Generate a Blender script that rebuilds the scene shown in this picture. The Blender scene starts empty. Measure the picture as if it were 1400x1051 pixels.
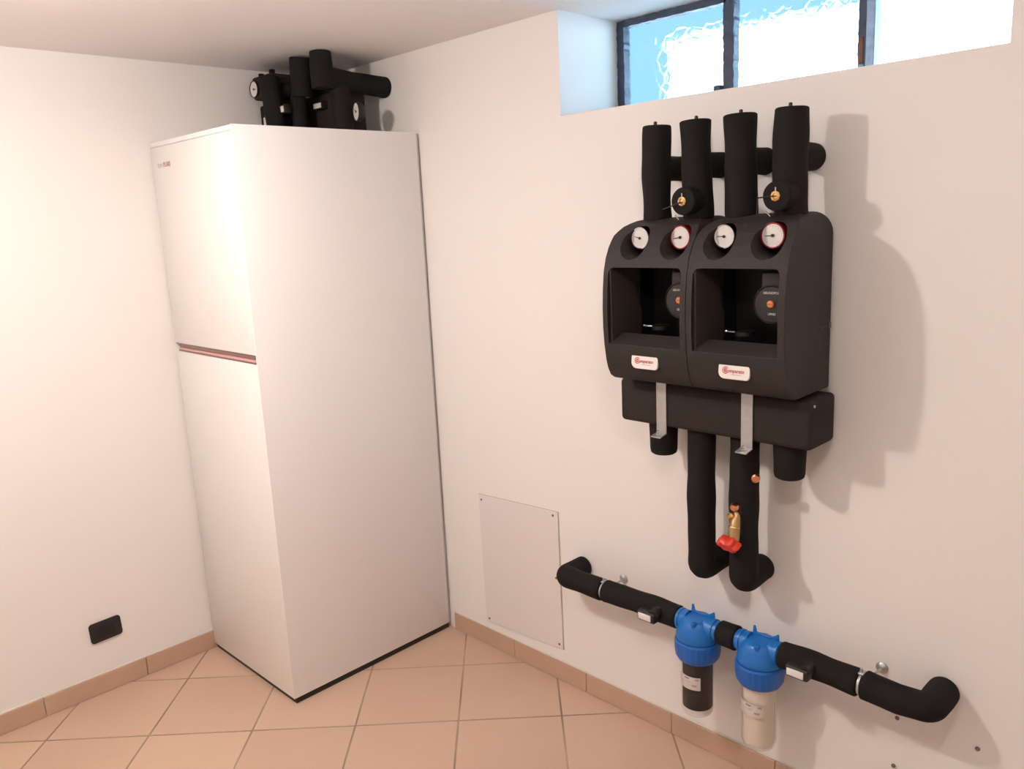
import bpy, bmesh, math, random
from mathutils import Vector, Matrix
random.seed(7)
S = bpy.context.scene
PI = math.pi

# ---------------------------------------------------------------- camera
cd = bpy.data.cameras.new('camera'); cam = bpy.data.objects.new('camera', cd)
S.collection.objects.link(cam); S.camera = cam
cd.sensor_width = 36.0; cd.lens = 1113.2 / 1400 * 36.0; cd.clip_start = .02
M = Matrix(((0.7063435, -0.1086512, 0.69948108, 3.06323),
            (0.70630395, 0.17385513, -0.68622819, -1.97844),
            (-0.04704886, 0.97875907, 0.19954222, 1.65), (0, 0, 0, 1)))
cam.matrix_world = M

# ---------------------------------------------------------------- world, lights, exposure
W = bpy.data.worlds.new('sky'); S.world = W; W.use_nodes = True
bg = W.node_tree.nodes['Background']
bg.inputs[0].default_value = (0.40, 0.78, 1.0, 1); bg.inputs[1].default_value = 1.1

def light(name, kind, loc, energy, color, **k):
    l = bpy.data.lights.new(name, kind); l.energy = energy; l.color = color
    for a, b in k.items(): setattr(l, a, b)
    o = bpy.data.objects.new(name, l); o.location = loc; S.collection.objects.link(o); return o
sun = light('sun', 'SUN', (0, -3, 6), 55.0, (.62, .82, 1.0), angle=.01)
sun.rotation_euler = (math.radians(52), 0, math.radians(-12))
WARM = (1.0, .885, .80)
light('lamp_glow', 'POINT', (1.15, -1.62, 2.14), 31, WARM, shadow_soft_size=.045)
light('lamp_glow', 'AREA', (1.15, -1.62, 2.14), 12, WARM, shape='DISK', size=.09)
light('lamp_glow', 'POINT', (2.78, -1.48, 2.14), 18, WARM, shadow_soft_size=.03)

S.view_settings.view_transform = 'Standard'; S.view_settings.look = 'None'
S.view_settings.exposure = 0.0; S.view_settings.gamma = 1.0
S.view_settings.use_curve_mapping = False

# ---------------------------------------------------------------- materials
def mat(name, col, rough=.5, metal=0, bump=None, noise=None, spec=.5, emit=None, coat=0):
    m = bpy.data.materials.new(name); m.use_nodes = True; nt = m.node_tree; N = nt.nodes; L = nt.links
    b = N['Principled BSDF']
    b.inputs['Base Color'].default_value = (*col, 1); b.inputs['Roughness'].default_value = rough
    b.inputs['Metallic'].default_value = metal; b.inputs['Specular IOR Level'].default_value = spec
    b.inputs['Coat Weight'].default_value = coat
    tc = N.new('ShaderNodeTexCoord')
    if noise:                                    # (scale, amount): tone variation of the surface itself
        n = N.new('ShaderNodeTexNoise'); n.inputs['Scale'].default_value = noise[0]; n.inputs['Detail'].default_value = 4
        L.new(tc.outputs['Object'], n.inputs['Vector'])
        mx = N.new('ShaderNodeMix'); mx.data_type = 'RGBA'
        mx.inputs[6].default_value = (*[max(0, c*(1-noise[1])) for c in col], 1)
        mx.inputs[7].default_value = (*[min(1, c*(1+noise[1])) for c in col], 1)
        L.new(n.outputs['Fac'], mx.inputs[0]); L.new(mx.outputs[2], b.inputs['Base Color'])
    if bump:                                     # (scale, strength, distance)
        n = N.new('ShaderNodeTexNoise'); n.inputs['Scale'].default_value = bump[0]; n.inputs['Detail'].default_value = 3
        L.new(tc.outputs['Object'], n.inputs['Vector'])
        bp = N.new('ShaderNodeBump'); bp.inputs['Strength'].default_value = bump[1]; bp.inputs['Distance'].default_value = bump[2]
        L.new(n.outputs['Fac'], bp.inputs['Height']); L.new(bp.outputs[0], b.inputs['Normal'])
    if emit: b.inputs['Emission Color'].default_value = (*emit[0], 1); b.inputs['Emission Strength'].default_value = emit[1]
    return m

m_wall = mat('white_wall_paint', (.84, .815, .80), .85, bump=(60, .15, .002), noise=(1.3, .012), spec=.2)
m_ceil = mat('ceiling_paint', (.87, .84, .83), .9, bump=(60, .15, .002), spec=.2)
m_grout = mat('grout', (.36, .27, .205), .9, noise=(3.5, .75))
m_tile = mat('beige_floor_tile', (.56, .395, .295), .42, noise=(2.2, .10), bump=(14, .08, .002))
m_tile2 = mat('beige_floor_tile_b', (.59, .42, .315), .42, noise=(2.7, .09), bump=(14, .08, .002))
m_base = mat('skirting_tile', (.53, .365, .265), .4, noise=(6, .12))
m_joint = mat('white_sealant', (.75, .71, .66), .7)
m_enamel = mat('white_enamel', (.88, .86, .865), .32, spec=.45)
m_enamel2 = mat('white_door_enamel', (.84, .82, .80), .35, spec=.45)
m_grey = mat('grey_sheet', (.62, .60, .59), .5)
m_black = mat('black_plastic', (.012, .011, .011), .45)
m_strip = mat('brown_handle_strip', (.24, .13, .115), .35)
m_strip2 = mat('rose_strip', (.62, .36, .34), .3)
m_foam = mat('black_pipe_foam', (.0100, .0088, .0095), .85, bump=(420, .35, .002), noise=(9, .18), spec=.25)
m_epp = mat('charcoal_shell_foam', (.0270, .0215, .0208), .62, bump=(300, .45, .0015), noise=(7, .22), spec=.32)
m_epp2 = mat('charcoal_inner_foam', (.030, .023, .022), .75, bump=(300, .45, .0015), spec=.2)
m_liner = mat('brown_liner_foam', (.052, .039, .036), .75, bump=(300, .45, .0015), spec=.2)
m_void = mat('black_casting_and_shade', (.006, .005, .006), .5)  # black parts; also painted shade inside the pump cavities
m_pump = mat('pump_face', (.020, .019, .020), .30)
m_pump2 = mat('pump_ring', (.045, .041, .041), .40)
m_orange = mat('orange_plastic', (.75, .24, .05), .35)
m_print = mat('pale_print', (.42, .38, .38), .6)
m_white = mat('white_plastic', (.78, .76, .74), .35)
m_dial = mat('dial_face', (.74, .71, .70), .5)
m_chrome = mat('chrome', (.78, .77, .76), .12, 1)
m_red = mat('red_bezel', (.26, .008, .016), .3)
m_redprint = mat('red_print', (.52, .10, .10), .5)
m_greyprint = mat('grey_print', (.36, .33, .31), .5)
m_logogrey = mat('logo_grey', (.60, .57, .55), .5)
m_logored = mat('logo_red', (.55, .33, .33), .5)
m_redhandle = mat('red_handle', (.62, .035, .014), .38)
m_brass = mat('brass', (.80, .53, .22), .24, 1)
m_brassd = mat('dull_brass', (.42, .27, .13), .38, .8)
m_copper = mat('copper', (.78, .34, .19), .26, 1)
m_zinc = mat('galvanised_steel', (.50, .51, .52), .42, .7, noise=(60, .15))
m_blue = mat('blue_plastic', (.006, .150, .52), .38, bump=(120, .08, .001))
m_blued = mat('blue_ring_plastic', (.004, .115, .48), .36)
m_cart = mat('white_cartridge', (.78, .72, .64), .8, bump=(90, .3, .002))
m_carb = mat('black_cartridge', (.012, .010, .010), .7)
m_panel = mat('panel_laminate', (.76, .725, .715), .5)
m_gapshade = mat('panel_gap_shade', (.45, .41, .39), .8)  # painted shade for the gap round the access panel
m_label = mat('paper_label', (.62, .57, .55), .5)
m_anchor = mat('screw_grey', (.18, .13, .11), .6)
m_frame = mat('old_steel_frame', (.050, .065, .105), .5, .2, noise=(30, .5), bump=(80, .6, .003))
m_frame2 = mat('pale_steel_stop', (.24, .33, .46), .45, .4, noise=(40, .4), bump=(80, .4, .002))
m_rust = mat('rusty_steel', (.22, .10, .06), .8, noise=(50, .5))
m_outwall = mat('outside_render', (.85, .85, .85), .9)
m_lampg = mat('lamp_diffuser', (.9, .9, .88), .4, emit=((1, .86, .72), 1.5))

def glass_bowl():
    m = bpy.data.materials.new('clear_bowl_plastic'); m.use_nodes = True; nt = m.node_tree; N = nt.nodes; L = nt.links
    N.remove(N['Principled BSDF']); out = N['Material Output']
    t = N.new('ShaderNodeBsdfTransparent'); t.inputs[0].default_value = (.95, .94, .93, 1)
    g = N.new('ShaderNodeBsdfGlossy'); g.inputs['Roughness'].default_value = .08
    fr = N.new('ShaderNodeLayerWeight'); fr.inputs[0].default_value = .25
    mu = N.new('ShaderNodeMath'); mu.operation = 'MULTIPLY_ADD'; mu.inputs[1].default_value = .25; mu.inputs[2].default_value = .012
    L.new(fr.outputs['Facing'], mu.inputs[0])
    mx = N.new('ShaderNodeMixShader'); L.new(mu.outputs[0], mx.inputs[0]); L.new(t.outputs[0], mx.inputs[1]); L.new(g.outputs[0], mx.inputs[2])
    L.new(mx.outputs[0], out.inputs[0]); return m
m_bowl = glass_bowl()
def pane_mat():
    m = bpy.data.materials.new('hammered_glass'); m.use_nodes = True; nt = m.node_tree; N = nt.nodes; L = nt.links
    N.remove(N['Principled BSDF']); out = N['Material Output']
    tc = N.new('ShaderNodeTexCoord')
    v = N.new('ShaderNodeTexVoronoi'); v.feature = 'DISTANCE_TO_EDGE'; v.inputs['Scale'].default_value = 30
    L.new(tc.outputs['Object'], v.inputs['Vector'])
    r = N.new('ShaderNodeMapRange'); r.inputs[1].default_value = 0; r.inputs[2].default_value = .16; L.new(v.outputs[0], r.inputs[0])
    bp = N.new('ShaderNodeBump'); bp.inputs['Strength'].default_value = .8; bp.inputs['Distance'].default_value = .0011
    L.new(r.outputs[0], bp.inputs['Height'])
    rf = N.new('ShaderNodeBsdfRefraction'); rf.inputs['IOR'].default_value = 1.10; rf.inputs['Roughness'].default_value = .16
    rf.inputs[0].default_value = (.93, .98, 1, 1)
    L.new(bp.outputs[0], rf.inputs['Normal'])
    t = N.new('ShaderNodeBsdfTransparent'); t.inputs[0].default_value = (.9, .97, 1, 1)
    mx = N.new('ShaderNodeMixShader'); mx.inputs[0].default_value = .7
    L.new(t.outputs[0], mx.inputs[1]); L.new(rf.outputs[0], mx.inputs[2])
    g = N.new('ShaderNodeBsdfGlossy'); g.inputs['Roughness'].default_value = .1
    m2 = N.new('ShaderNodeMixShader'); m2.inputs[0].default_value = .05; L.new(mx.outputs[0], m2.inputs[1]); L.new(g.outputs[0], m2.inputs[2])
    L.new(m2.outputs[0], out.inputs[0]); return m
m_pane = pane_mat()

# ---------------------------------------------------------------- mesh helpers
def V(*a): return Vector(a)
def obj(name, bm, m, parent=None, smooth=35, label=None, kind=None):
    me = bpy.data.meshes.new(name)
    bmesh.ops.recalc_face_normals(bm, faces=bm.faces)
    bm.to_mesh(me); bm.free(); me.materials.append(m)
    if smooth:
        for p in me.polygons: p.use_smooth = True
        me.set_sharp_from_angle(angle=math.radians(smooth))
    o = bpy.data.objects.new(name, me); S.collection.objects.link(o)
    if parent: o.parent = parent; o.matrix_parent_inverse = parent.matrix_world.inverted()
    if label: o['label'] = label
    if kind: o['kind'] = kind
    return o
def thing(name, label, cat, loc, group=None, rotz=0):
    o = bpy.data.objects.new(name, None); S.collection.objects.link(o); o.empty_display_size = .05
    o.matrix_world = Matrix.Translation(loc) @ Matrix.Rotation(rotz, 4, 'Z')
    o.location = loc; o.rotation_euler = (0, 0, rotz)
    o['label'] = label; o['category'] = cat
    if group: o['group'] = group
    return o
def tag(o, label, cat, group=None):
    o['label'] = label; o['category'] = cat
    if group: o['group'] = group
    return o
NB = bmesh.new
def bevel(bm, w, seg=2, edges=None, ang=30):
    if edges is None:
        bm.normal_update()
        edges = [e for e in bm.edges if len(e.link_faces) == 2 and e.calc_face_angle(0) > math.radians(ang)]
    bmesh.ops.bevel(bm, geom=edges, offset=w, segments=seg, profile=.5, affect='EDGES', clamp_overlap=True)
def box(bm, x0, x1, y0, y1, z0, z1, bv=0, seg=2, mtx=None):
    b = NB(); bmesh.ops.create_cube(b, size=1)
    for v in b.verts: v.co = V(x0+(v.co.x+.5)*(x1-x0), y0+(v.co.y+.5)*(y1-y0), z0+(v.co.z+.5)*(z1-z0))
    if bv: bevel(b, bv, seg)
    if mtx: b.transform(mtx)
    merge(bm, b); return bm
def merge(bm, b):
    me = bpy.data.meshes.new('t'); b.to_mesh(me); b.free(); bm.from_mesh(me); bpy.data.meshes.remove(me)
def bx(*a, **k): return box(NB(), *a, **k)
def poly_prism(bm, pts, axis, a, b, bv=0, seg=2):
    """pts 2D outline; axis = extrusion axis ('x': pts are (y,z); 'y': (x,z); 'z': (x,y))"""
    q = NB()
    def P(p, t): return {'x': V(t, p[0], p[1]), 'y': V(p[0], t, p[1]), 'z': V(p[0], p[1], t)}[axis]
    lo = [q.verts.new(P(p, a)) for p in pts]; hi = [q.verts.new(P(p, b)) for p in pts]
    q.faces.new(lo); q.faces.new(hi[::-1])
    n = len(pts)
    for i in range(n): q.faces.new((lo[i], hi[i], hi[(i+1) % n], lo[(i+1) % n]))
    bmesh.ops.recalc_face_normals(q, faces=q.faces)
    if bv:
        es = [e for e in q.edges if (e.verts[0] in lo) == (e.verts[1] in lo)]
        bevel(q, bv, seg, es)
    merge(bm, q); return bm
def rrect(x0, x1, z0, z1, r, n=5):
    """rounded rectangle; r = single radius or (bl, br, tr, tl)"""
    if not hasattr(r, '__len__'): r = (r,)*4
    out = []
    for (cx, cz, rr, a0) in ((x0+r[0], z0+r[0], r[0], PI), (x1-r[1], z0+r[1], r[1], 1.5*PI), (x1-r[2], z1-r[2], r[2], 0), (x0+r[3], z1-r[3], r[3], .5*PI)):
        for i in range(n+1):
            a = a0+i/n*PI/2; out.append((cx+rr*math.cos(a), cz+rr*math.sin(a)))
    return out
def tube(bm, pts, rad, seg=24, cap=True, wob=0):
    pts = [Vector(p) for p in pts]; n = len(pts)
    rad = rad if hasattr(rad, '__len__') else [rad]*n
    T = [(pts[min(i+1, n-1)]-pts[max(i-1, 0)]).normalized() for i in range(n)]
    up = V(0, 0, 1) if abs(T[0].z) < .9 else V(1, 0, 0)
    u = T[0].cross(up).normalized(); rings = []
    for i in range(n):
        if i:
            ax = T[i-1].cross(T[i])
            if ax.length > 1e-6: u = Matrix.Rotation(T[i-1].angle(T[i]), 3, ax.normalized()) @ u
        v = T[i].cross(u).normalized()
        rings.append([bm.verts.new(pts[i]+(u*math.cos(2*PI*k/seg)+v*math.sin(2*PI*k/seg))*rad[i]) for k in range(seg)])
    for i in range(n-1):
        for k in range(seg): bm.faces.new((rings[i][k], rings[i][(k+1) % seg], rings[i+1][(k+1) % seg], rings[i+1][k]))
    if cap: bm.faces.new(rings[0][::-1]); bm.faces.new(rings[-1])
    return bm
def tb(*a, **k): return tube(NB(), *a, **k)
def bend(pts, r, n=6):
    """polyline with its corners rounded to radius r"""
    pts = [Vector(p) for p in pts]; out = [pts[0]]
    for i in range(1, len(pts)-1):
        a = (pts[i-1]-pts[i]).normalized(); b = (pts[i+1]-pts[i]).normalized()
        ang = a.angle(b); d = r/math.tan(ang/2); p0 = pts[i]+a*d; p1 = pts[i]+b*d
        for k in range(n+1):
            t = k/n; out.append(p0*(1-t)**2+pts[i]*2*t*(1-t)+p1*t*t)
    out.append(pts[-1]); return out
def dense(pts, step=.012):
    pts = [Vector(p) for p in pts]; out = []
    for a, b in zip(pts, pts[1:]):
        n = max(1, int((b-a).length/step)); out += [a.lerp(b, k/n) for k in range(n)]
    return out+[pts[-1]]
def foam_pipe(pts, r, seed=0, amp=.0016, rnd=.004, ends=(1, 1)):
    """closed-cell foam sleeve: slightly wavy tube with soft ends"""
    P = dense(pts); rr = random.Random(seed); a = [rr.uniform(0, 6.28) for _ in range(3)]
    s = 0; R = []
    for i, p in enumerate(P):
        if i: s += (P[i]-P[i-1]).length
        R.append(r+amp*(math.sin(s*28+a[0])*.6+math.sin(s*55+a[1])*.4))
    if ends[0]: t = (P[1]-P[0]).normalized(); P = [P[0], P[0]+t*rnd*.4, P[0]+t*rnd]+P[1:]; R = [R[0]-rnd, R[0]-rnd*.3, R[0]]+R[1:]
    if ends[1]: t = (P[-2]-P[-1]).normalized(); P = P[:-1]+[P[-1]+t*rnd, P[-1]+t*rnd*.4, P[-1]]; R = R[:-1]+[R[-1], R[-1]-rnd*.3, R[-1]-rnd]
    return tb(P, R, 28)
def lathe(bm, prof, origin, axis='z', seg=32, cap=True):
    """prof: list of (r, h) along the axis"""
    o = Vector(origin)
    A = {'x': (V(0, 1, 0), V(0, 0, 1), V(1, 0, 0)), 'y': (V(1, 0, 0), V(0, 0, 1), V(0, 1, 0)), 'z': (V(1, 0, 0), V(0, 1, 0), V(0, 0, 1))}
    u, v, w = A[axis] if isinstance(axis, str) else axis
    rings = []
    for r, h in prof:
        rings.append([bm.verts.new(o+w*h+(u*math.cos(2*PI*k/seg)+v*math.sin(2*PI*k/seg))*max(r, 1e-5)) for k in range(seg)])
    for i in range(len(prof)-1):
        for k in range(seg): bm.faces.new((rings[i][k], rings[i][(k+1) % seg], rings[i+1][(k+1) % seg], rings[i+1][k]))
    if cap: bm.faces.new(rings[0][::-1]); bm.faces.new(rings[-1])
    return bm
def lt(*a, **k): return lathe(NB(), *a, **k)
def frame_of(d):
    d = Vector(d).normalized(); up = V(0, 0, 1) if abs(d.z) < .9 else V(1, 0, 0)
    u = d.cross(up).normalized(); return (u, d.cross(u).normalized(), d)
def boolean(a, b, op):
    """a, b bmesh -> bmesh"""
    os_ = []
    for q in (a, b):
        bmesh.ops.recalc_face_normals(q, faces=q.faces)
        me = bpy.data.meshes.new('t'); q.to_mesh(me); q.free(); o = bpy.data.objects.new('t', me); S.collection.objects.link(o); os_.append(o)
    md = os_[0].modifiers.new('b', 'BOOLEAN'); md.operation = op; md.object = os_[1]; md.solver = 'EXACT'
    dg = bpy.context.evaluated_depsgraph_get(); ev = os_[0].evaluated_get(dg)
    r = NB(); r.from_mesh(ev.to_mesh()); ev.to_mesh_clear()
    for o in os_:
        me = o.data; bpy.data.objects.remove(o); bpy.data.meshes.remove(me)
    return r
def text(name, s, size, m, parent, mtx, bold=.0, ext=.0004, sx=1.0):
    """mtx maps text plane (x right, y up, z out) to the world"""
    c = bpy.data.curves.new('t', 'FONT'); c.body = s; c.size = size; c.extrude = ext; c.offset = bold; c.resolution_u = 2
    c.align_x = 'CENTER'; c.align_y = 'CENTER'
    o = bpy.data.objects.new('t', c); S.collection.objects.link(o)
    dg = bpy.context.evaluated_depsgraph_get(); me = bpy.data.meshes.new_from_object(o.evaluated_get(dg))
    bpy.data.objects.remove(o); bpy.data.curves.remove(c)
    bm = NB(); bm.from_mesh(me); bpy.data.meshes.remove(me); bm.transform(mtx @ Matrix.Diagonal((sx, 1, 1, 1)))
    return obj(name, bm, m, parent, smooth=0)
def facing_front(x, y, z):      # text plane facing -y
    return Matrix.Translation((x, y, z)) @ Matrix.Rotation(PI/2, 4, 'X')

# ---------------------------------------------------------------- setting
XR, YR, H, NX0, NX1, NZ, ND = 4.3, -3.5, 2.2602, 1.3195, 2.5435, 1.9535, .32
def struct(name, bm, m, smooth=0): return obj(name, bm, m, None, smooth, kind='structure')
floor = struct('floor', bx(-.1, XR+.1, YR-.1, ND, -.10, -.0018), m_grout)
ceiling = struct('ceiling', bx(-.1, XR+.1, YR-.1, ND, H, H+.15), m_ceil)
struct('wall_left', bx(-.12, 0, YR-.1, ND, -.02, H+.02), m_wall)
w = NB(); pts = [(0, -.02), (XR, -.02), (XR, H+.01), (NX1, H+.01), (NX1, NZ), (NX0, NZ), (NX0, H+.01), (0, H+.01)]
poly_prism(w, pts, 'y', 0, ND)
wall_right = struct('wall_right', w, m_wall)
struct('wall_near_right', bx(XR, XR+.12, YR-.1, ND, -.02, H+.02), m_wall)
struct('wall_near_left', bx(-.1, XR+.1, YR-.12, YR, -.02, H+.02), m_wall)

# floor tiles laid diagonally
def clip(poly, ax, lim, sgn):
    out = []
    for i in range(len(poly)):
        a, b = poly[i], poly[(i+1) % len(poly)]
        ia, ib = sgn*(a[ax]-lim) <= 0, sgn*(b[ax]-lim) <= 0
        if ia: out.append(a)
        if ia != ib:
            t = (lim-a[ax])/(b[ax]-a[ax]); out.append((a[0]+(b[0]-a[0])*t, a[1]+(b[1]-a[1])*t))
    return out
O = (1.137, -.417); e1 = (.2440, .2490); e2 = (.2490, -.2440); g = .0033
for i in range(-16, 16):
    for j in range(-16, 16):
        c = lambda a, b: (O[0]+e1[0]*a+e2[0]*b, O[1]+e1[1]*a+e2[1]*b)
        k = g/.348
        P = [c(i+k, j+k), c(i+1-k, j+k), c(i+1-k, j+1-k), c(i+k, j+1-k)]
        for ax, lim, s in ((0, .0, -1), (0, XR, 1), (1, YR, -1), (1, 0, 1)):
            if P: P = clip(P, ax, lim, s)
        if len(P) < 3: continue
        ar = abs(sum(P[q][0]*P[(q+1) % len(P)][1]-P[(q+1) % len(P)][0]*P[q][1] for q in range(len(P))))/2
        if ar < .0006: continue
        b = NB(); poly_prism(b, P, 'z', -.004, random.uniform(-.0003, .0))
        obj('tile', b, m_tile if random.random() < .6 else m_tile2, floor, 0)

# skirting tiles
bl = bpy.data.objects.new('baseboard_left', None); br = bpy.data.objects.new('baseboard_right', None)
for o, n in ((bl, 'left'), (br, 'right')): S.collection.objects.link(o); o['kind'] = 'structure'
BH = .0735
xs = [.652]+[1.001-.0, 1.357, 1.713, 2.069, 2.425, 2.781, 3.137, 3.493, 3.849, 4.205, XR]
for a, b in zip(xs, xs[1:]): obj('tile', bx(a+.0012, b-.0012, -.010, -.0005, 0.0005, BH, .0015, 1), m_base, br, 0)
ys = [-.012]+[-.30-.356*k for k in range(9)]+[YR]
for a, b in zip(ys, ys[1:]): obj('tile', bx(.0005, .010, b+.0012, a-.0012, .0005, BH, .0015, 1), m_base, bl, 0)
obj('sealant_line', bx(.652, XR, -.006, -.0005, BH, BH+.004, .001, 1), m_joint, br, 0, 'thin pale sealant line')
obj('sealant_line', bx(.0005, .006, YR, -.012, BH, BH+.004, .001, 1), m_joint, bl, 0, 'thin pale sealant line')

# window
win = bpy.data.objects.new('window_1', None); S.collection.objects.link(win); win['kind'] = 'structure'
win.location = (1.93, .29, NZ); bpy.context.view_layer.update()
fy0, fy1 = .285, .318
def rough_bar(x0, x1, z0, z1, sd):
    b = NB(); r = random.Random(sd); bmesh.ops.create_cube(b, size=1)
    for v in b.verts: v.co = V(x0+(v.co.x+.5)*(x1-x0), fy0+(v.co.y+.5)*(fy1-fy0), z0+(v.co.z+.5)*(z1-z0))
    long = 0 if (x1-x0) > (z1-z0) else 2
    es = [e for e in b.edges if abs((e.verts[0].co-e.verts[1].co)[long]) > max(x1-x0, z1-z0)*.9]
    bmesh.ops.subdivide_edges(b, edges=es, cuts=24)
    for v in b.verts: v.co += V(r.uniform(-1, 1), 0, r.uniform(-1, 1))*.0015
    return b
obj('frame_jamb', rough_bar(NX0+.002, NX0+.030, NZ, H-.002, 1), m_frame, win, 0)
obj('frame_jamb', rough_bar(NX1-.012, NX1-.001, NZ, H-.002, 2), m_outwall, win, 0, 'white right jamb')
obj('frame_head', rough_bar(NX0+.028, 1.722, H-.022, H-.001, 3), m_frame, win, 0)
obj('frame_head', rough_bar(1.735, NX1, H-.012, H-.001, 5), m_frame, win, 0)
obj('frame_sill', rough_bar(NX0+.028, NX1-.01, NZ, NZ+.022, 4), m_frame, win, 0)
obj('mullion', rough_bar(1.713, 1.748, NZ+.02, H-.01, 6), m_frame, win, 0)
obj('mullion', rough_bar(2.112, 2.136, NZ+.02, H-.01, 7), m_frame, win, 0)
obj('glazing_stop', bx(2.137, 2.160, .272, .31, NZ+.02, H-.004, .002, 1), m_frame2, win, 0, 'pale blue grey steel stop')
obj('rust_patch', bx(2.116, 2.127, .282, .2855, 2.005, 2.07, .001, 1), m_rust, win, 0, 'rusty strip on the mullion')
obj('latch', bx(1.690, 1.714, .268, .30, NZ+.030, NZ+.056, .004), m_frame, win, 0)
obj('latch', bx(2.118, 2.135, .27, .29, NZ+.034, NZ+.048, .003), m_frame2, win, 0)
for a, b in ((NX0+.028, 1.714), (1.747, 2.113), (2.159, NX1-.01)):
    obj('pane', bx(a, b, .299, .303, NZ+.02, H-.008), m_pane, win, 0)
# what stands outside: pale sunlit wall seen through the glass
struct('wall_outside', bx(-.10, 5.5, 3.0, 3.2, 1.80, 2.72), m_outwall)
struct('added_unseen_ground', bx(-4, 9, ND, 12, 1.70, 1.86), m_outwall)  # unseen pale ground, added to bounce sunlight up into the window niche

# ceiling lamps that light the room (outside the frame)
for i, (x, y) in enumerate(((1.15, -1.62), (2.78, -1.48))):
    t = thing('ceiling_lamp', ['round ceiling lamp over the left side of the room', 'round ceiling lamp over the middle of the room'][i], 'lamp', (x, y, H))
    obj('canopy', lt([(.07, H-.001), (.07, H-.018), (.062, H-.022)], (x, y, 0)), m_white, t)
    obj('diffuser', lt([(.058, H-.022), (.060, H-.035), (.052, H-.052), (.045, H-.056)], (x, y, 0)), m_lampg, t)

# ---------------------------------------------------------------- heat pump cabinet
CA = .0075; cab = thing('heat_pump_cabinet', 'tall white two-door heat pump cabinet standing in the corner', 'cabinet', (.6286, -.7402, 0), rotz=CA)
bpy.context.view_layer.update()
cm = Matrix.Translation((.6286, -.7402, 0)) @ Matrix.Rotation(CA, 4, 'Z')
CW, CD, CH, CZ = .6195, .730, 1.9745, .0225
def cobj(name, bm, m, label=None, smooth=35, parent=None):
    bm.transform(cm); o = obj(name, bm, m, parent or cab, smooth, label); return o
cobj('body', bx(-CW, -.004, .020, CD-.006, CZ, CH, .003), m_enamel)
cobj('side_panel', bx(-.0048, 0, .0, CD-.006, CZ, CH, .0015), m_enamel)
cobj('plinth', bx(-CW+.004, -.004, .010, CD-.004, .0, CZ, .001), m_black, 'black recessed plinth')
cobj('rear_panel', bx(-CW+.004, -.001, CD-.0058, CD, CZ, CH-.002, .001), m_grey, 'grey rear edge')
ud = cobj('door', bx(-CW+.002, -.0052, 0.0005, .0195, 1.2535, CH-.0185, .002), m_enamel2)
ld = cobj('door', bx(-CW+.002, -.0052, 0.0005, .0195, CZ, 1.2225, .002), m_enamel2)
cobj('top_cap', bx(-CW, -.0052, .004, .0195, CH-.017, CH, .003), m_enamel)
cobj('handle_recess', bx(-CW+.03, -.0052, .006, .0195, 1.2375, 1.2530, .001), m_strip, 'brown recessed handle strip', parent=ud)
cobj('handle_trim', bx(-CW+.03, -.0052, .001, .0195, 1.2295, 1.2370, .001), m_strip2, 'rose coloured trim strip', parent=ud)
cobj('handle_lower_strip', bx(-CW+.02, -.0052, .004, .0195, 1.2226, 1.2290, .0005), m_strip, 'brown lower strip')  # thin brown strip between the rose trim and the lower door
lm = cm @ Matrix.Translation((-.548, -.0006, 1.890)) @ Matrix.Rotation(PI/2, 4, 'X')
text('logo', 'TEM', .022, m_logogrey, ud, lm, .0000)
text('logo', 'PLARI', .022, m_logored, ud, lm @ Matrix.Translation((.056, .0018, 0)), .0008)

# ---------------------------------------------------------------- pipework above the cabinet
pw = thing('pipe_cluster', 'cluster of black insulated pipes above the white cabinet, below the ceiling', 'pipework', (.33, -.28, CH))
CZT = CH+.003
def cp(name, pts, r, sd, **k): return obj(name, foam_pipe(pts, r, sd, **k), m_foam, pw)
cp('pipe', [(.300, -.28, 2.125), (.318, -.285, 2.2585)], .039, 11)
cp('pipe', [(.268, -.28, CZT), (.272, -.28, 2.13)], .028, 12)
cp('pipe', [(.445, -.28, 2.135), (.445, -.28, 2.2585)], .040, 13)
cp('pipe', [(.455, -.285, 2.170), (.44, -.0015, 2.158)], .037, 14)
cp('pipe', [(.450, -.205, CZT), (.450, -.215, 2.150)], .036, 15)
cp('pipe', [(.240, -.36, CZT), (.222, -.36, 2.12), (.212, -.36, 2.200)], .035, 16)
cp('pipe', [(.19, -.30, 2.165), (.30, -.10, 2.165)], .028, 17)
obj('pump_shell', bx(.055, .200, -.345, -.21, 2.138, 2.222, .012, 3), m_epp2, pw)
obj('pump_shell', bx(.03, .21, -.31, -.20, CZT, 2.125, .012, 3), m_foam, pw)
obj('shell_nub', bx(.085, .098, -.33, -.31, 2.22, 2.234, .003), m_foam, pw)
obj('shell_nub', bx(.165, .180, -.33, -.31, 2.22, 2.238, .003), m_foam, pw)
obj('pump_shell', bx(.03, .43, -.19, -.09, CZT, 2.145, .012, 3), m_epp2, pw)
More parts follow.
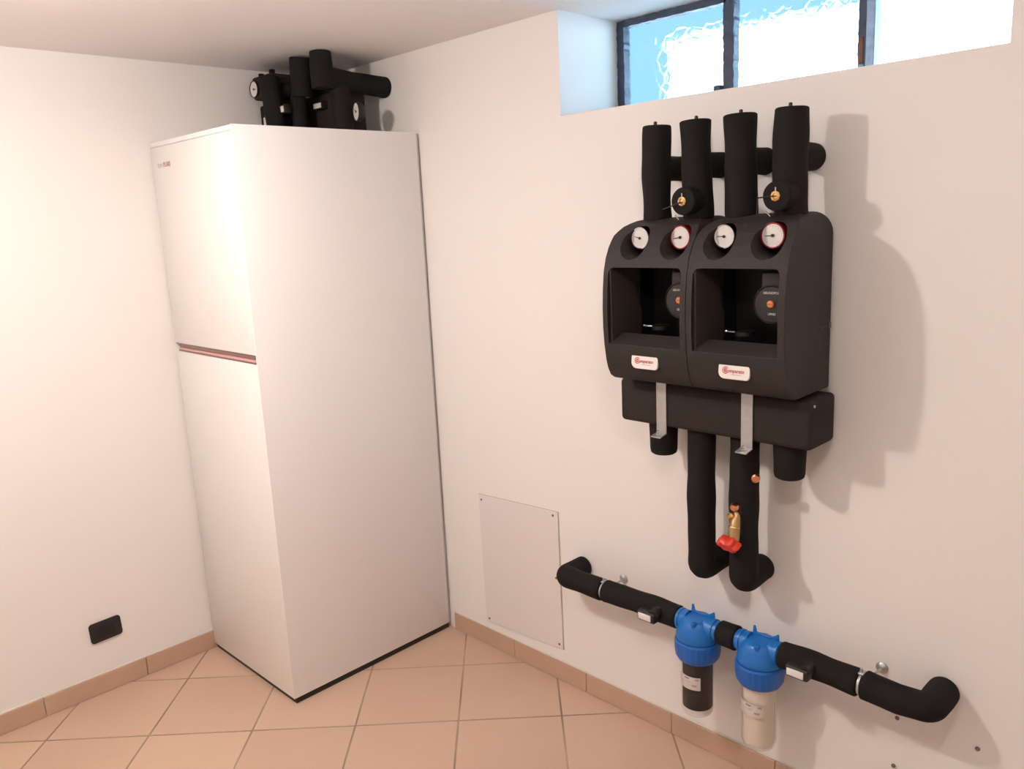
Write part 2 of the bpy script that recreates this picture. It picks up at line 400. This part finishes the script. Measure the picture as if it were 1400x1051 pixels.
def thermometer(name, x, y, z, r, parent, bez, needle, tick=True, depth=.035):
    """dial facing -y, its stem going back in +y"""
    k = .90
    t = obj(name, lt([(r*.55, depth), (r*.9, depth*.7), (r, depth*.5), (r, .0), (r*k, 0.0), (r*(k-.01), .004)], (x, y, z), 'y'), bez, parent)
    obj('dial', lt([(r*k, .0018), (r*k, .0026)], (x, y, z), 'y', 28), m_dial, t, label='white dial')
    a = needle; u = V(math.cos(a), 0, math.sin(a)); n = V(-u.z, 0, u.x)
    b = NB(); c = V(x, y+.0010, z)
    q = [c-u*r*.15+n*r*.05, c+u*r*.66+n*r*.018, c+u*r*.66-n*r*.018, c-u*r*.15-n*r*.05]
    f = [b.verts.new(p) for p in q]; h = [b.verts.new(p-V(0, .0005, 0)) for p in q]
    b.faces.new(f); b.faces.new(h[::-1])
    for i in range(4): b.faces.new((f[i], h[i], h[(i+1) % 4], f[(i+1) % 4]))
    lathe(b, [(r*.13, .0004), (r*.13, -.0012)], (x, y+.0008, z), 'y', 12)
    obj('needle', b, m_black, t, 0)
    if tick:
        b = NB()
        for k in range(21):
            al = math.radians(-45+270*k/20); ca, sa = math.cos(al), math.sin(al); w_ = r*.014
            r0, r1 = r*(.66 if k % 5 == 0 else .70), r*.78
            q = [(r0*ca-w_*sa, r0*sa+w_*ca), (r1*ca-w_*sa, r1*sa+w_*ca), (r1*ca+w_*sa, r1*sa-w_*ca), (r0*ca+w_*sa, r0*sa-w_*ca)]
            b.faces.new([b.verts.new(V(x+i, y+.0016, z+j)) for i, j in q])
        obj('scale', b, m_greyprint, t, 0)
    return t
thermometer('thermometer', .079, -.352, 2.177, .031, pw, m_black, math.radians(-10), False, .03)
th = thermometer('thermometer', .525, -.205, 2.050, .033, pw, m_black, math.radians(150), False, .03)
c_ = Matrix.Translation((.525, -.205, 2.050)); th.matrix_basis = c_ @ Matrix.Rotation(math.radians(-15), 4, 'Z') @ c_.inverted()
# small valve handles with white tags
def tagged(x, y, z, w_, h_, par):
    k = obj('valve_handle', bx(x-w_/2-.006, x+w_/2+.006, y, y+.028, z-h_/2-.005, z+h_/2+.005, .004), m_black, par)
    obj('handle_tag', bx(x-w_/2, x+w_/2, y-.002, y+.001, z-h_/2, z+h_/2, .0018), m_white, k, label='white tag plate')
tagged(.262, -.350, 2.082, .040, .022, pw); tagged(.295, -.215, 2.098, .052, .018, pw)
k = obj('valve_handle', bx(.122, .158, -.345, -.31, CZT, 2.085, .008), m_black, pw)
obj('handle_tag', bx(.124, .142, -.349, -.3445, CZT+.002, 2.068, .0015), m_white, k, label='white tag plate')

# ---------------------------------------------------------------- pump groups
UP = [(-.036, 1.203), (-.205, 1.203), (-.228, 1.207), (-.245, 1.218), (-.256, 1.238), (-.263, 1.262), (-.270, 1.305), (-.2735, 1.35), (-.274, 1.40), (-.2715, 1.45), (-.266, 1.498),
      (-.256, 1.535), (-.242, 1.563), (-.220, 1.592), (-.190, 1.614), (-.155, 1.627), (-.115, 1.633), (-.036, 1.633)]
PXS = (1.7575, 1.8825, 2.0075, 2.1345)
def pump_group(ux, gx, lab, reds, extra):
    t = thing('pump_group', lab, 'pump', (ux+.13, -.036, 1.203))
    a = NB(); poly_prism(a, UP, 'x', ux-.02, ux+.28)
    b = NB(); poly_prism(b, rrect(ux+.0008, ux+.2592, 1.19, 1.6325, (.02, .02, .052, .052), 7), 'y', -.40, -.036)
    sh = boolean(a, b, 'INTERSECT')
    o = NB(); poly_prism(o, [(-.35, 1.292), (-.272, 1.307), (-.226, 1.334), (-.222, 1.300), (-.060, 1.300), (-.060, 1.510), (-.35, 1.511)], 'x', ux+.0165, ux+.2425, 0)
    # round the upper corners of the opening
    cut = NB(); poly_prism(cut, rrect(ux+.0165, ux+.2425, 1.25, 1.5105, (.004, .004, .016, .016), 5), 'y', -.36, -.05)
    o = boolean(o, cut, 'INTERSECT'); sh = boolean(sh, o, 'DIFFERENCE')
    for i, g_ in enumerate(gx):
        c = lt([(.044, -.40), (.044, -.262), (.041, -.240), (.040, -.15)], (g_+.0075, 0, 1.574), 'y', 40)
        sh = boolean(sh, c, 'DIFFERENCE')
    bmesh.ops.remove_doubles(sh, verts=sh.verts, dist=.0002)
    bmesh.ops.dissolve_degenerate(sh, edges=sh.edges, dist=.0002)
    so = obj('foam_cover', sh, m_epp, t, 32)
    bv = so.modifiers.new('soft edges', 'BEVEL'); bv.width = .0045; bv.segments = 3; bv.limit_method = 'ANGLE'; bv.angle_limit = math.radians(38)
    bv.use_clamp_overlap = True; bv.harden_normals = False
    # inner liner with a step notch
    b = NB(); poly_prism(b, [(-.262, 1.3005), (-.128, 1.3005), (-.128, 1.395), (-.138, 1.400), (-.152, 1.430), (-.152, 1.452), (-.130, 1.452), (-.130, 1.5095), (-.262, 1.5095)], 'x', ux+.017, ux+.0225, .001, 1)
    obj('inner_liner', b, m_liner, t, 0, label='brown-grey inner side liner')
    obj('cavity_shade_back', bx(ux+.017, ux+.242, -.0625, -.0605, 1.301, 1.509), m_void, t, 0)  # near-black sheet: the unlit depth of the cavity painted in
    obj('cavity_shade_side', bx(ux+.0168, ux+.0176, -.1285, -.062, 1.301, 1.509), m_void, t, 0)  # added dark plate standing in for the cast shadow behind the liner
    # circulation pump
    px, pz = gx[1]+.002, 1.424
    b = NB(); lathe(b, [(.030, -.065), (.040, -.075), (.047, -.12), (.0485, -.190), (.0475, -.202), (.044, -.207), (.0425, -.203)], (px, 0, pz), 'y', 40)
    pm = obj('circulation_pump', b, m_pump2, t)
    obj('pump_face', lt([(.0425, -.2035), (.041, -.2055), (.02, -.2065), (.001, -.2066)], (px, 0, pz), 'y', 40), m_pump, pm)
    obj('terminal_box', bx(px-.029, px+.029, -.203, -.10, pz+.030, pz+.076, .006, 3), m_pump, pm)
    kn = obj('knob', lt([(.0085, -.206), (.0085, -.2115), (.0070, -.213), (.001, -.213)], (px, 0, pz+.001), 'y', 20), m_orange, pm, label='orange centre screw')
    box(kb := NB(), px-.0065, px+.0065, -.2138, -.2126, pz+.0002, pz+.0018); obj('slot', kb, m_anchor, pm, 0)
    text('lettering', 'GRUNDFOS', .0078, m_print, pm, facing_front(px, -.2072, pz+.0265), .00025)
    text('lettering', 'UPM3', .0080, m_print, pm, facing_front(px+.002, -.2072, pz-.0235), .00025)
    # casting and pipe behind
    obj('pump_casting', tb([(px, -.09, 1.305), (px, -.09, 1.5)], .022, 20), m_void, t)
    obj('lower_flange', lt([(.022, 0), (.026, .002), (.026, .012), (.020, .014)], (gx[0]+.03, -.15, 1.3355)), m_void, t)
    obj('lower_screw', tb([(gx[0]-.006, -.17, 1.347), (gx[0]+.045, -.165, 1.345)], .0022, 10), m_zinc, t, label='bright metal screw rod')
    obj('lower_screw_head', lt([(.005, -.004), (.006, 0), (.004, .004)], (gx[0]-.010, -.17, 1.347), 'x', 12), m_chrome, t)
    # thermometers
    thermometer('thermometer', gx[0]-.001, -.200, 1.583, .0285, t, m_chrome, math.radians(165 if ux < 1.8 else 178), True, .049)['label'] = 'thermometer with a chrome bezel'
    thermometer('thermometer', gx[1]-.001, -.200, 1.583, .0300, t, m_red, math.radians(188 if ux < 1.8 else 182), True, .049)['label'] = 'thermometer with a red bezel'
    # brand plate
    bcx = ux+.1305; sl = .085
    b = NB(); poly_prism(b, rrect(-.0415, .0415, -.0205, .0205, (.017, .009, .017, .009), 6), 'y', -.0025, .004, .001, 1)
    B = Matrix.Translation((bcx, -.2655, 1.269)) @ Matrix.Rotation(math.radians(-8), 4, 'X')
    b.transform(B); pl = obj('badge', b, m_white, t, 30, label='white rounded badge with red lettering')
    F = B @ Matrix.Translation((0, -.0027, 0)) @ Matrix.Rotation(PI/2, 4, 'X')
    text('lettering', 'omparato', .0125, m_redprint, pl, F @ Matrix.Translation((.0055, -.0005, 0)), .0003, sx=.92)
    b = NB()
    n = 28; ro, ri = .0088, .0056
    for (r0, r1, a0, a1) in ((.0064, .0088, .6, 5.7), (.0012, .0048, .3, 6.0)):
        for q in range(n):
            s0 = a0+(a1-a0)*q/n; s1 = a0+(a1-a0)*(q+1)/n
            b.faces.new([b.verts.new(V(r_*math.cos(s_)-.0215, r_*math.sin(s_)+.0005, .0006)) for r_, s_ in ((r0, s0), (r1, s0), (r1, s1), (r0, s1))])
    b.transform(F); obj('emblem', b, m_redprint, pl, 0)
    b = NB(); box(b, -.006, .021, -.0095, -.0085, 0, .0005); b.transform(F); obj('underline', b, m_greyprint, pl, 0)
    if extra:
        obj('side_latch', bx(ux+.2575, ux+.2605, -.098, -.040, 1.355, 1.360, .001, 1), m_void, t, 0)
        obj('latch_hook', bx(ux+.257, ux+.263, -.052, -.038, 1.352, 1.368, .002), m_pump2, t, 0)
    return t
pump_group(1.685, PXS[:2], 'left black foam pump group with two thermometers, mounted on the wall manifold', 1, False)
pump_group(1.945, PXS[2:], 'right black foam pump group nearer the window end, side face in full view', 1, True)

# ---------------------------------------------------------------- manifold below
mf = thing('manifold', 'long black foam distribution manifold block right below both pump groups', 'manifold', (1.94, -.03, 1.067))
b = NB(); poly_prism(b, rrect(-.165, -.030, 1.068, 1.192, .014, 4), 'x', 1.655, 2.221, .010, 3)
obj('foam_block', b, m_epp2, mf)
for x in (1.7575, PXS[3]+.004):
    obj('capped_outlet', tb([(x, -.100, 1.07), (x, -.100, 1.02), (x, -.100, .985), (x, -.100, .976), (x, -.100, .972)], [.0415, .0395, .0385, .0365, .031], 28), m_foam, mf)
obj('screw', lt([(.0035, .0), (.0035, .0025), (.001, .0035)], (2.2215, -.150, 1.178), 'x', 10), m_zinc, mf)
for x0, lab in ((1.782, 'galvanised bracket strap in front of the manifold under the left pump group'), (2.040, 'galvanised bracket strap in front of the manifold under the right pump group')):
    t = thing('bracket', lab, 'bracket', (x0+.016, -.17, 1.05))
    obj('strap', bx(x0, x0+.032, -.1695, -.1665, 1.050, 1.2005, .0006, 1), m_zinc, t, 0)
    obj('top_flange', bx(x0, x0+.032, -.190, -.1667, 1.1985, 1.2015, .0005, 1), m_zinc, t, 0)
    q = NB(); poly_prism(q, [(-.1667, 1.050), (-.1667, 1.053), (-.198, 1.047), (-.198, 1.044)], 'x', x0, x0+.032); obj('foot_flange', q, m_zinc, t, 0)
    obj('bolt', lt([(.0065, 0), (.0065, .005), (.004, .006), (.004, .012), (.001, .013)], (x0+.016, -.184, 1.050), 'z', 6), m_chrome, t, 0)

# ---------------------------------------------------------------- four upper pipes
UL = ['first black insulated pipe above the pump groups, counted from the left', 'second upper black insulated pipe from the left, with a brass drain cock in front',
      'third upper black insulated pipe from the left, between the two with brass cocks', 'rightmost upper black insulated pipe, nearest the window side, with a brass cock']
for i, x in enumerate(PXS):
    t = thing('insulated_pipe', UL[i], 'pipe', (x, -.12, 1.634), 'upper insulated pipes')
    obj('foam_sleeve', foam_pipe([(x+.003*(i % 2), -.118, 1.626), (x-.002, -.12, 1.74), (x+(.004, -.004, -.003, .003)[i]-.002, -.12, 1.871)], .0378+.0006*i, 30+i, .0018), m_foam, t)
    obj('branch', foam_pipe([(x-.002, -.12, 1.762), (x, -.0008, 1.762)], .0335, 40+i, .001, ends=(0, 1)), m_foam, t)
    obj('pipe_end', tb([(x-.003, -.12, 1.868), (x-.003, -.12, 1.880), (x-.003, -.12, 1.882)], [.0045, .0045, .003], 12), m_black, t)
    if i in (1, 3):
        z = 1.672; y = -.190; xc = x+.001
        c = obj('drain_cock', foam_pipe([(xc, -.10, z), (xc, y, z)], .0345, 50+i, .0004, .003, (0, 1)), m_foam, t)
        obj('brass_plug', lt([(.0135, .004), (.0135, -.001), (.012, -.004), (.0065, -.006), (.006, -.003), (.001, -.003)], (xc, y, z), 'y', 8), m_brass, c, 25, 'brass plug')
        obj('plug_pin', tb([(xc, y-.003, z+.012), (xc, y-.003, z+.020)], .0016, 8), m_zinc, c)
        if i == 3: W_ = [(xc, y-.008, z), (xc-.042, y-.008, z-.002), (xc-.044, y-.006, z-.040)]
        else: W_ = [(xc, y-.008, z-.002), (xc-.030, y-.012, z-.012), (xc-.052, y-.012, z-.018)]
        obj('lever', tb(bend(W_, .004) if i == 3 else W_, .0017, 10), m_void, c)
        obj('clip', tb([(xc-.036, y+.02, z-.034), (xc-.024, y+.02, z-.046)], .0018, 8), m_chrome, c)

# ---------------------------------------------------------------- two lower pipes
for i, x in enumerate((1.886, 2.0165)):
    t = thing('insulated_pipe', ['left of the two long black insulated pipes dropping from the manifold', 'right long dropping black insulated pipe, with the red-handled drain valve'][i], 'pipe', (x, -.105, .62), 'lower insulated pipes')
    z = .662
    obj('foam_sleeve', foam_pipe(bend([(x, -.105, 1.066), (x-.001, -.107, .9), (x, -.105, z), (x, -.0008, z)], .018, 5), .0385, 60+i, .0016), m_foam, t)
    if i == 1:
        v = obj('drain_valve', tb([(2.016, -.132, .868), (2.016, -.150, .845), (2.019, -.160, .818), (2.021, -.166, .793)], [.0100, .0130, .0145, .0145], 14), m_brassd, t, 30, 'dull brass valve body')
        obj('valve_ring', lt([(.0150, -.002), (.0158, 0), (.0150, .002)], (2.018, -.158, .826), frame_of((-.01, -.3, -1)), 16), m_brass, v)
        obj('copper_cap', lt([(.008, .012), (.0115, .008), (.012, 0), (.008, -.007), (.001, -.008)], (2.016, -.157, .881), 'y', 14), m_copper, v, label='copper cap')
        obj('brass_nub', lt([(.006, .012), (.009, .006), (.009, 0), (.005, -.005), (.001, -.005)], (2.008, -.163, .857), 'y', 12), m_brass, v)
        obj('slit', bx(2.002, 2.030, -.1465, -.135, .80, .885, .003), m_void, t, 0)
        # lobed red handle
        ax = frame_of((-.12, -.75, -.55)); q = NB(); n = 48
        prof = [(.8, -.010), (1, -.005), (1, .012), (.82, .018), (.3, .019)]
        ctr = V(2.014, -.176, .788); rings = []
        for s_, h_ in prof:
            rings.append([q.verts.new(ctr+ax[2]*h_+(ax[0]*math.cos(2*PI*k_/n)*1.48+ax[1]*math.sin(2*PI*k_/n)*.92)*s_*(.0212+.0032*math.cos(6*2*PI*k_/n))) for k_ in range(n)])
        for a_ in range(len(prof)-1):
            for k_ in range(n): q.faces.new((rings[a_][k_], rings[a_][(k_+1) % n], rings[a_+1][(k_+1) % n], rings[a_+1][k_]))
        q.faces.new(rings[0][::-1]); q.faces.new(rings[-1])
        obj('handle', q, m_redhandle, v, 40, 'red plastic lobed handle')
        obj('copper_plug', lt([(.009, -.012), (.012, -.004), (.012, .003), (.008, .006), (.001, .006)], (2.060, -.128, .9620), frame_of((.75, -.66, 0)), 16), m_copper, t, label='copper plug on the right side')

# ---------------------------------------------------------------- water filter line
FZ, FY = .475, -.100
def ptag(x, par):
    y = -.150
    k_ = obj('valve_stem', lt([(.016, .030), (.016, 0), (.012, -.006)], (x+.022, y, FZ+.012), 'y', 18), m_void, par)
    h_ = obj('valve_handle', bx(x-.031, x+.031, y-.012, y+.018, FZ-.017, FZ+.015, .006, 3), m_black, par)
    obj('handle_tag', bx(x-.025, x+.020, y-.0145, y-.011, FZ-.011, FZ+.009, .003, 2), m_white, h_, label='white tag plate')
t = thing('insulated_pipe', 'left black insulated filter pipe, its elbow entering the wall beside the access panel', 'pipe', (1.355, -.1, FZ), 'filter line pipes')
obj('elbow_sleeve', foam_pipe(bend([(1.357, -.0008, FZ), (1.357, FY, FZ), (1.520, FY, FZ-.001)], .022, 6), .0355, 70, .0014), m_foam, t)
obj('foam_sleeve', foam_pipe([(1.531, FY, FZ), (1.66, FY, FZ+.003), (1.8065, FY, FZ)], .0350, 71, .0020), m_foam, t)
obj('inner_pipe', tb([(1.51, FY, FZ), (1.54, FY, FZ)], .016, 16), m_black, t)
ptag(1.728, t)
t = thing('insulated_pipe', 'right black insulated filter pipe, from the white cartridge filter to its wall elbow', 'pipe', (2.4, -.1, FZ), 'filter line pipes')
obj('foam_sleeve', foam_pipe([(2.128, FY, FZ), (2.22, FY, FZ+.003), (2.334, FY, FZ-.001)], .0355, 72, .0018), m_foam, t)
obj('elbow_sleeve', foam_pipe(bend([(2.346, FY, FZ), (2.43, FY, FZ-.006), (2.500, FY, FZ), (2.500, -.0008, FZ)], .020, 6), .0360, 73, .0014), m_foam, t)
obj('inner_pipe', tb([(2.32, FY, FZ), (2.36, FY, FZ)], .016, 16), m_black, t)
ptag(2.198, t)
t = thing('insulated_pipe', 'short black foam sleeve between the two blue filter heads', 'pipe', (1.968, FY, FZ), 'filter line pipes')
obj('foam_sleeve', foam_pipe([(1.9415, FY, FZ), (1.998, FY, FZ)], .0350, 74, .0008), m_foam, t)
for x, rx, lab in ((1.5255, 1.526, 'left galvanised pipe clamp with a wall rosette, near the access panel'), (2.340, 2.352, 'right galvanised pipe clamp with a wall rosette, near the right elbow')):
    t = thing('pipe_clamp', lab, 'clamp', (x, FY, FZ))
    obj('ring', lt([(.0262, -.003), (.0280, -.003), (.0280, .003), (.0262, .003)], (x, FY, FZ), 'x', 28), m_zinc, t)
    obj('clamp_screw', tb([(x, FY-.004, FZ+.028), (x, FY-.004, FZ+.042)], .0035, 10), m_zinc, t)
    obj('clamp_ear', bx(x-.006, x+.008, FY-.012, FY+.010, FZ+.0285, FZ+.033, .001, 1), m_zinc, t, 0)
    obj('threaded_rod', tb([(x, FY+.026, FZ), (rx, -.001, FZ+.001)], .0035, 10), m_zinc, t)
    obj('rosette', lt([(.0155, -.0006), (.0155, -.003), (.011, -.006), (.006, -.009), (.001, -.010)], (rx, 0, FZ+.003), 'y', 24), m_zinc, t)
def filt(x, kind, lab):
    t = thing('water_filter', lab, 'filter', (x, FY, .18), 'water filters on the pipe line')
    hd = lt([(.050, .432), (.0610, .435), (.0625, .440), (.0615, .450), (.0570, .466), (.0510, .480), (.0460, .490), (.0400, .496), (.026, .499), (.001, .4995)], (x, FY, 0), 'z', 48)
    h_ = obj('filter_head', hd, m_blue, t)
    for s_ in (-1, 1): obj('port', tb([(x+s_*.030, FY, FZ), (x+s_*.0700, FY, FZ)], [.031, .0275], 24), m_blue, h_)
    for s_ in (-1, 1):      # stiffening collars on the ports
        obj('port_collar', lt([(.0265, -.004), (.0315, -.004), (.0315, .004), (.0265, .004)], (x+s_*.055, FY, FZ), 'x', 24), m_blue, h_)
    f_ = NB(); poly_prism(f_, [(-.030, .478), (-.028, .523), (-.023, .524), (-.018, .507), (.004, .504), (.028, .508), (.044, .520), (.047, .514), (.047, .478)], 'y', FY+.012, FY+.018, .001, 1)
    f_.transform(Matrix.Translation((x, 0, 0))); obj('fin', f_, m_blue, h_, 0)
    f_ = NB(); poly_prism(f_, [(-.040, .470), (-.036, .489), (.0, .5005), (.030, .499), (.036, .47)], 'x', x-.002, x+.002, .0005, 1)
    f_.transform(Matrix.Translation((0, FY, 0))); obj('rib', f_, m_blue, h_, 0)
    obj('vent_button', lt([(.009, .470), (.009, .497), (.006, .500), (.001, .501)], (x+.012, FY-.038, 0), 'z', 16), m_blued, h_)
    # clamping ring with ribs
    n = 96; q = NB(); rings = []
    for rr_, z_ in ((.0500, .372), (.0570, .3725), (.0625, .384), (.0645, .400), (.0650, .428), (.0625, .4335), (.05, .4335)):
        rings.append([q.verts.new(V(x+math.cos(2*PI*k_/n)*(rr_+(.0014 if k_ % 4 < 2 and .375 < z_ < .431 else 0)), FY+math.sin(2*PI*k_/n)*(rr_+(.0014 if k_ % 4 < 2 and .375 < z_ < .431 else 0)), z_)) for k_ in range(n)])
    for a_ in range(len(rings)-1):
        for k_ in range(n): q.faces.new((rings[a_][k_], rings[a_][(k_+1) % n], rings[a_+1][(k_+1) % n], rings[a_+1][k_]))
    q.faces.new(rings[0][::-1]); q.faces.new(rings[-1])
    obj('clamping_ring', q, m_blued, t, 25)
    rb = .0475 if kind == 'black' else .0490
    zb = .192 if kind == 'black' else .176
    obj('bowl', lt([(rb, .371), (rb-.0005, .30), (rb-.0015, zb+.022), (rb-.006, zb+.008), (rb-.016, zb+.001), (.001, zb)], (x, FY, 0), 'z', 48), m_bowl, t, label='clear plastic bowl')
    if kind == 'black':
        obj('cartridge', lt([(.0435, .3705), (.0435, .2215)], (x, FY, 0), 'z', 40), m_carb, t, label='black carbon cartridge')
        obj('end_cap', lt([(.0440, .2213), (.0440, .205), (.040, .202), (.001, .202)], (x, FY, 0), 'z', 40), m_white, t, label='white end cap')
    else:
        obj('cartridge', lt([(.0430, .3705), (.0430, zb+.022)], (x, FY, 0), 'z', 40), m_cart, t, label='white pleated cartridge')
        obj('end_cap', lt([(.0425, zb+.0218), (.0400, zb+.012), (.001, zb+.012)], (x, FY, 0), 'z', 40), m_white, t, label='white end cap')
    # paper label curved round the bowl
    a0, a1 = math.radians(-153), math.radians(-48); z0, z1 = (.290, .330) if kind == 'black' else (.288, .326)
    rl = rb+.0006
    def patch(a0, a1, z0, z1, r_, name, m, par, lab=None, n=14):
        q = NB(); c_ = []
        for i in range(n+1):
            a = a0+(a1-a0)*i/n; u = V(math.cos(a), math.sin(a), 0)
            c_.append([q.verts.new(V(x, FY, z)+u*r) for z, r in ((z0, r_), (z1, r_), (z1, r_+.0004), (z0, r_+.0004))])
        for i in range(n):
            for k_ in range(4): q.faces.new((c_[i][k_], c_[i+1][k_], c_[i+1][(k_+1) % 4], c_[i][(k_+1) % 4]))
        q.faces.new(c_[0][::-1]); q.faces.new(c_[-1]); return obj(name, q, m, par, 30, lab)
    l_ = patch(a0, a1, z0, z1, rl, 'paper_label', m_label, t, 'pale printed paper label')
    D = a1-a0
    for f0, f1, q0, q1, m_ in ((.10, .34, .82, .88, m_greyprint), (.44, .62, .80, .88, m_anchor), (.82, .94, .76, .90, m_greyprint), (.08, .40, .60, .63, m_print), (.08, .46, .48, .51, m_print), (.08, .36, .36, .39, m_print), (.08, .44, .22, .25, m_print), (.72, .88, .28, .42, m_greyprint), (.52, .66, .56, .60, m_print)):
        patch(a0+D*f0, a0+D*f1, z0+(z1-z0)*q0, z0+(z1-z0)*q1, rl+.0005, 'print_line', m_, l_, None, 5)
filt(1.868, 'black', 'left blue-headed water filter holding a black cartridge')
filt(2.065, 'white', 'right blue-headed water filter holding a white cartridge')

# ---------------------------------------------------------------- access panel, blank plate, screws
t = thing('access_panel', 'white screwed access panel on the wall just above the skirting', 'panel', (1.04, 0, .11))
b = NB(); poly_prism(b, [(.8460, .1005), (1.2480, .1235), (1.2455, .6430), (.8385, .6235)], 'y', -.005, -.0004, .001, 1)
obj('panel_board', b, m_panel, t, 0)
b = NB(); poly_prism(b, [(.8440, .0985), (1.2500, .1215), (1.2475, .6450), (.8365, .6255)], 'y', -.0016, -.0002)
obj('panel_shadow_line', b, m_gapshade, t, 0)  # darker rim behind the board, standing in for its shadow gap
for x, z in ((.855, .606), (1.224, .628), (1.2285, .395), (.8640, .118), (1.232, .140)):
    obj('screw', lt([(.0045, -.0050), (.0045, -.0068), (.001, -.0072)], (x, 0, z), 'y', 10), m_anchor, t)
t = thing('socket_plate', 'black blank electrical socket plate on the left wall', 'socket', (0, -1.134, .2385))
b = NB(); poly_prism(b, rrect(-.0555, .0555, -.0385, .0385, .012, 5), 'x', .0004, .0085, .0025, 2)
b.transform(Matrix.Translation((0, -1.1335, .2385)) @ Matrix.Rotation(math.radians(2), 4, 'X')); obj('plate', b, m_black, t)
b = NB(); poly_prism(b, rrect(-.034, .034, -.0225, .0225, .002, 2), 'x', .008, .0095, .0005, 1)
b.transform(Matrix.Translation((0, -1.1335, .2385)) @ Matrix.Rotation(math.radians(2), 4, 'X')); obj('blank_insert', b, m_void, t)
for x, z, lab in ((2.395, .353, 'small grey wall screw under the right filter pipe, just below the elbow'), (2.581, .353, 'small grey wall screw to the right of the elbow, by the picture edge'), (2.392, .214, 'lowest small grey wall screw, at the bottom edge of the picture')):
    t = tag(obj('wall_screw', lt([(.0055, -.0004), (.0055, -.003), (.0035, -.005), (.001, -.005)], (x, 0, z), 'y', 12), m_anchor), lab, 'screw')
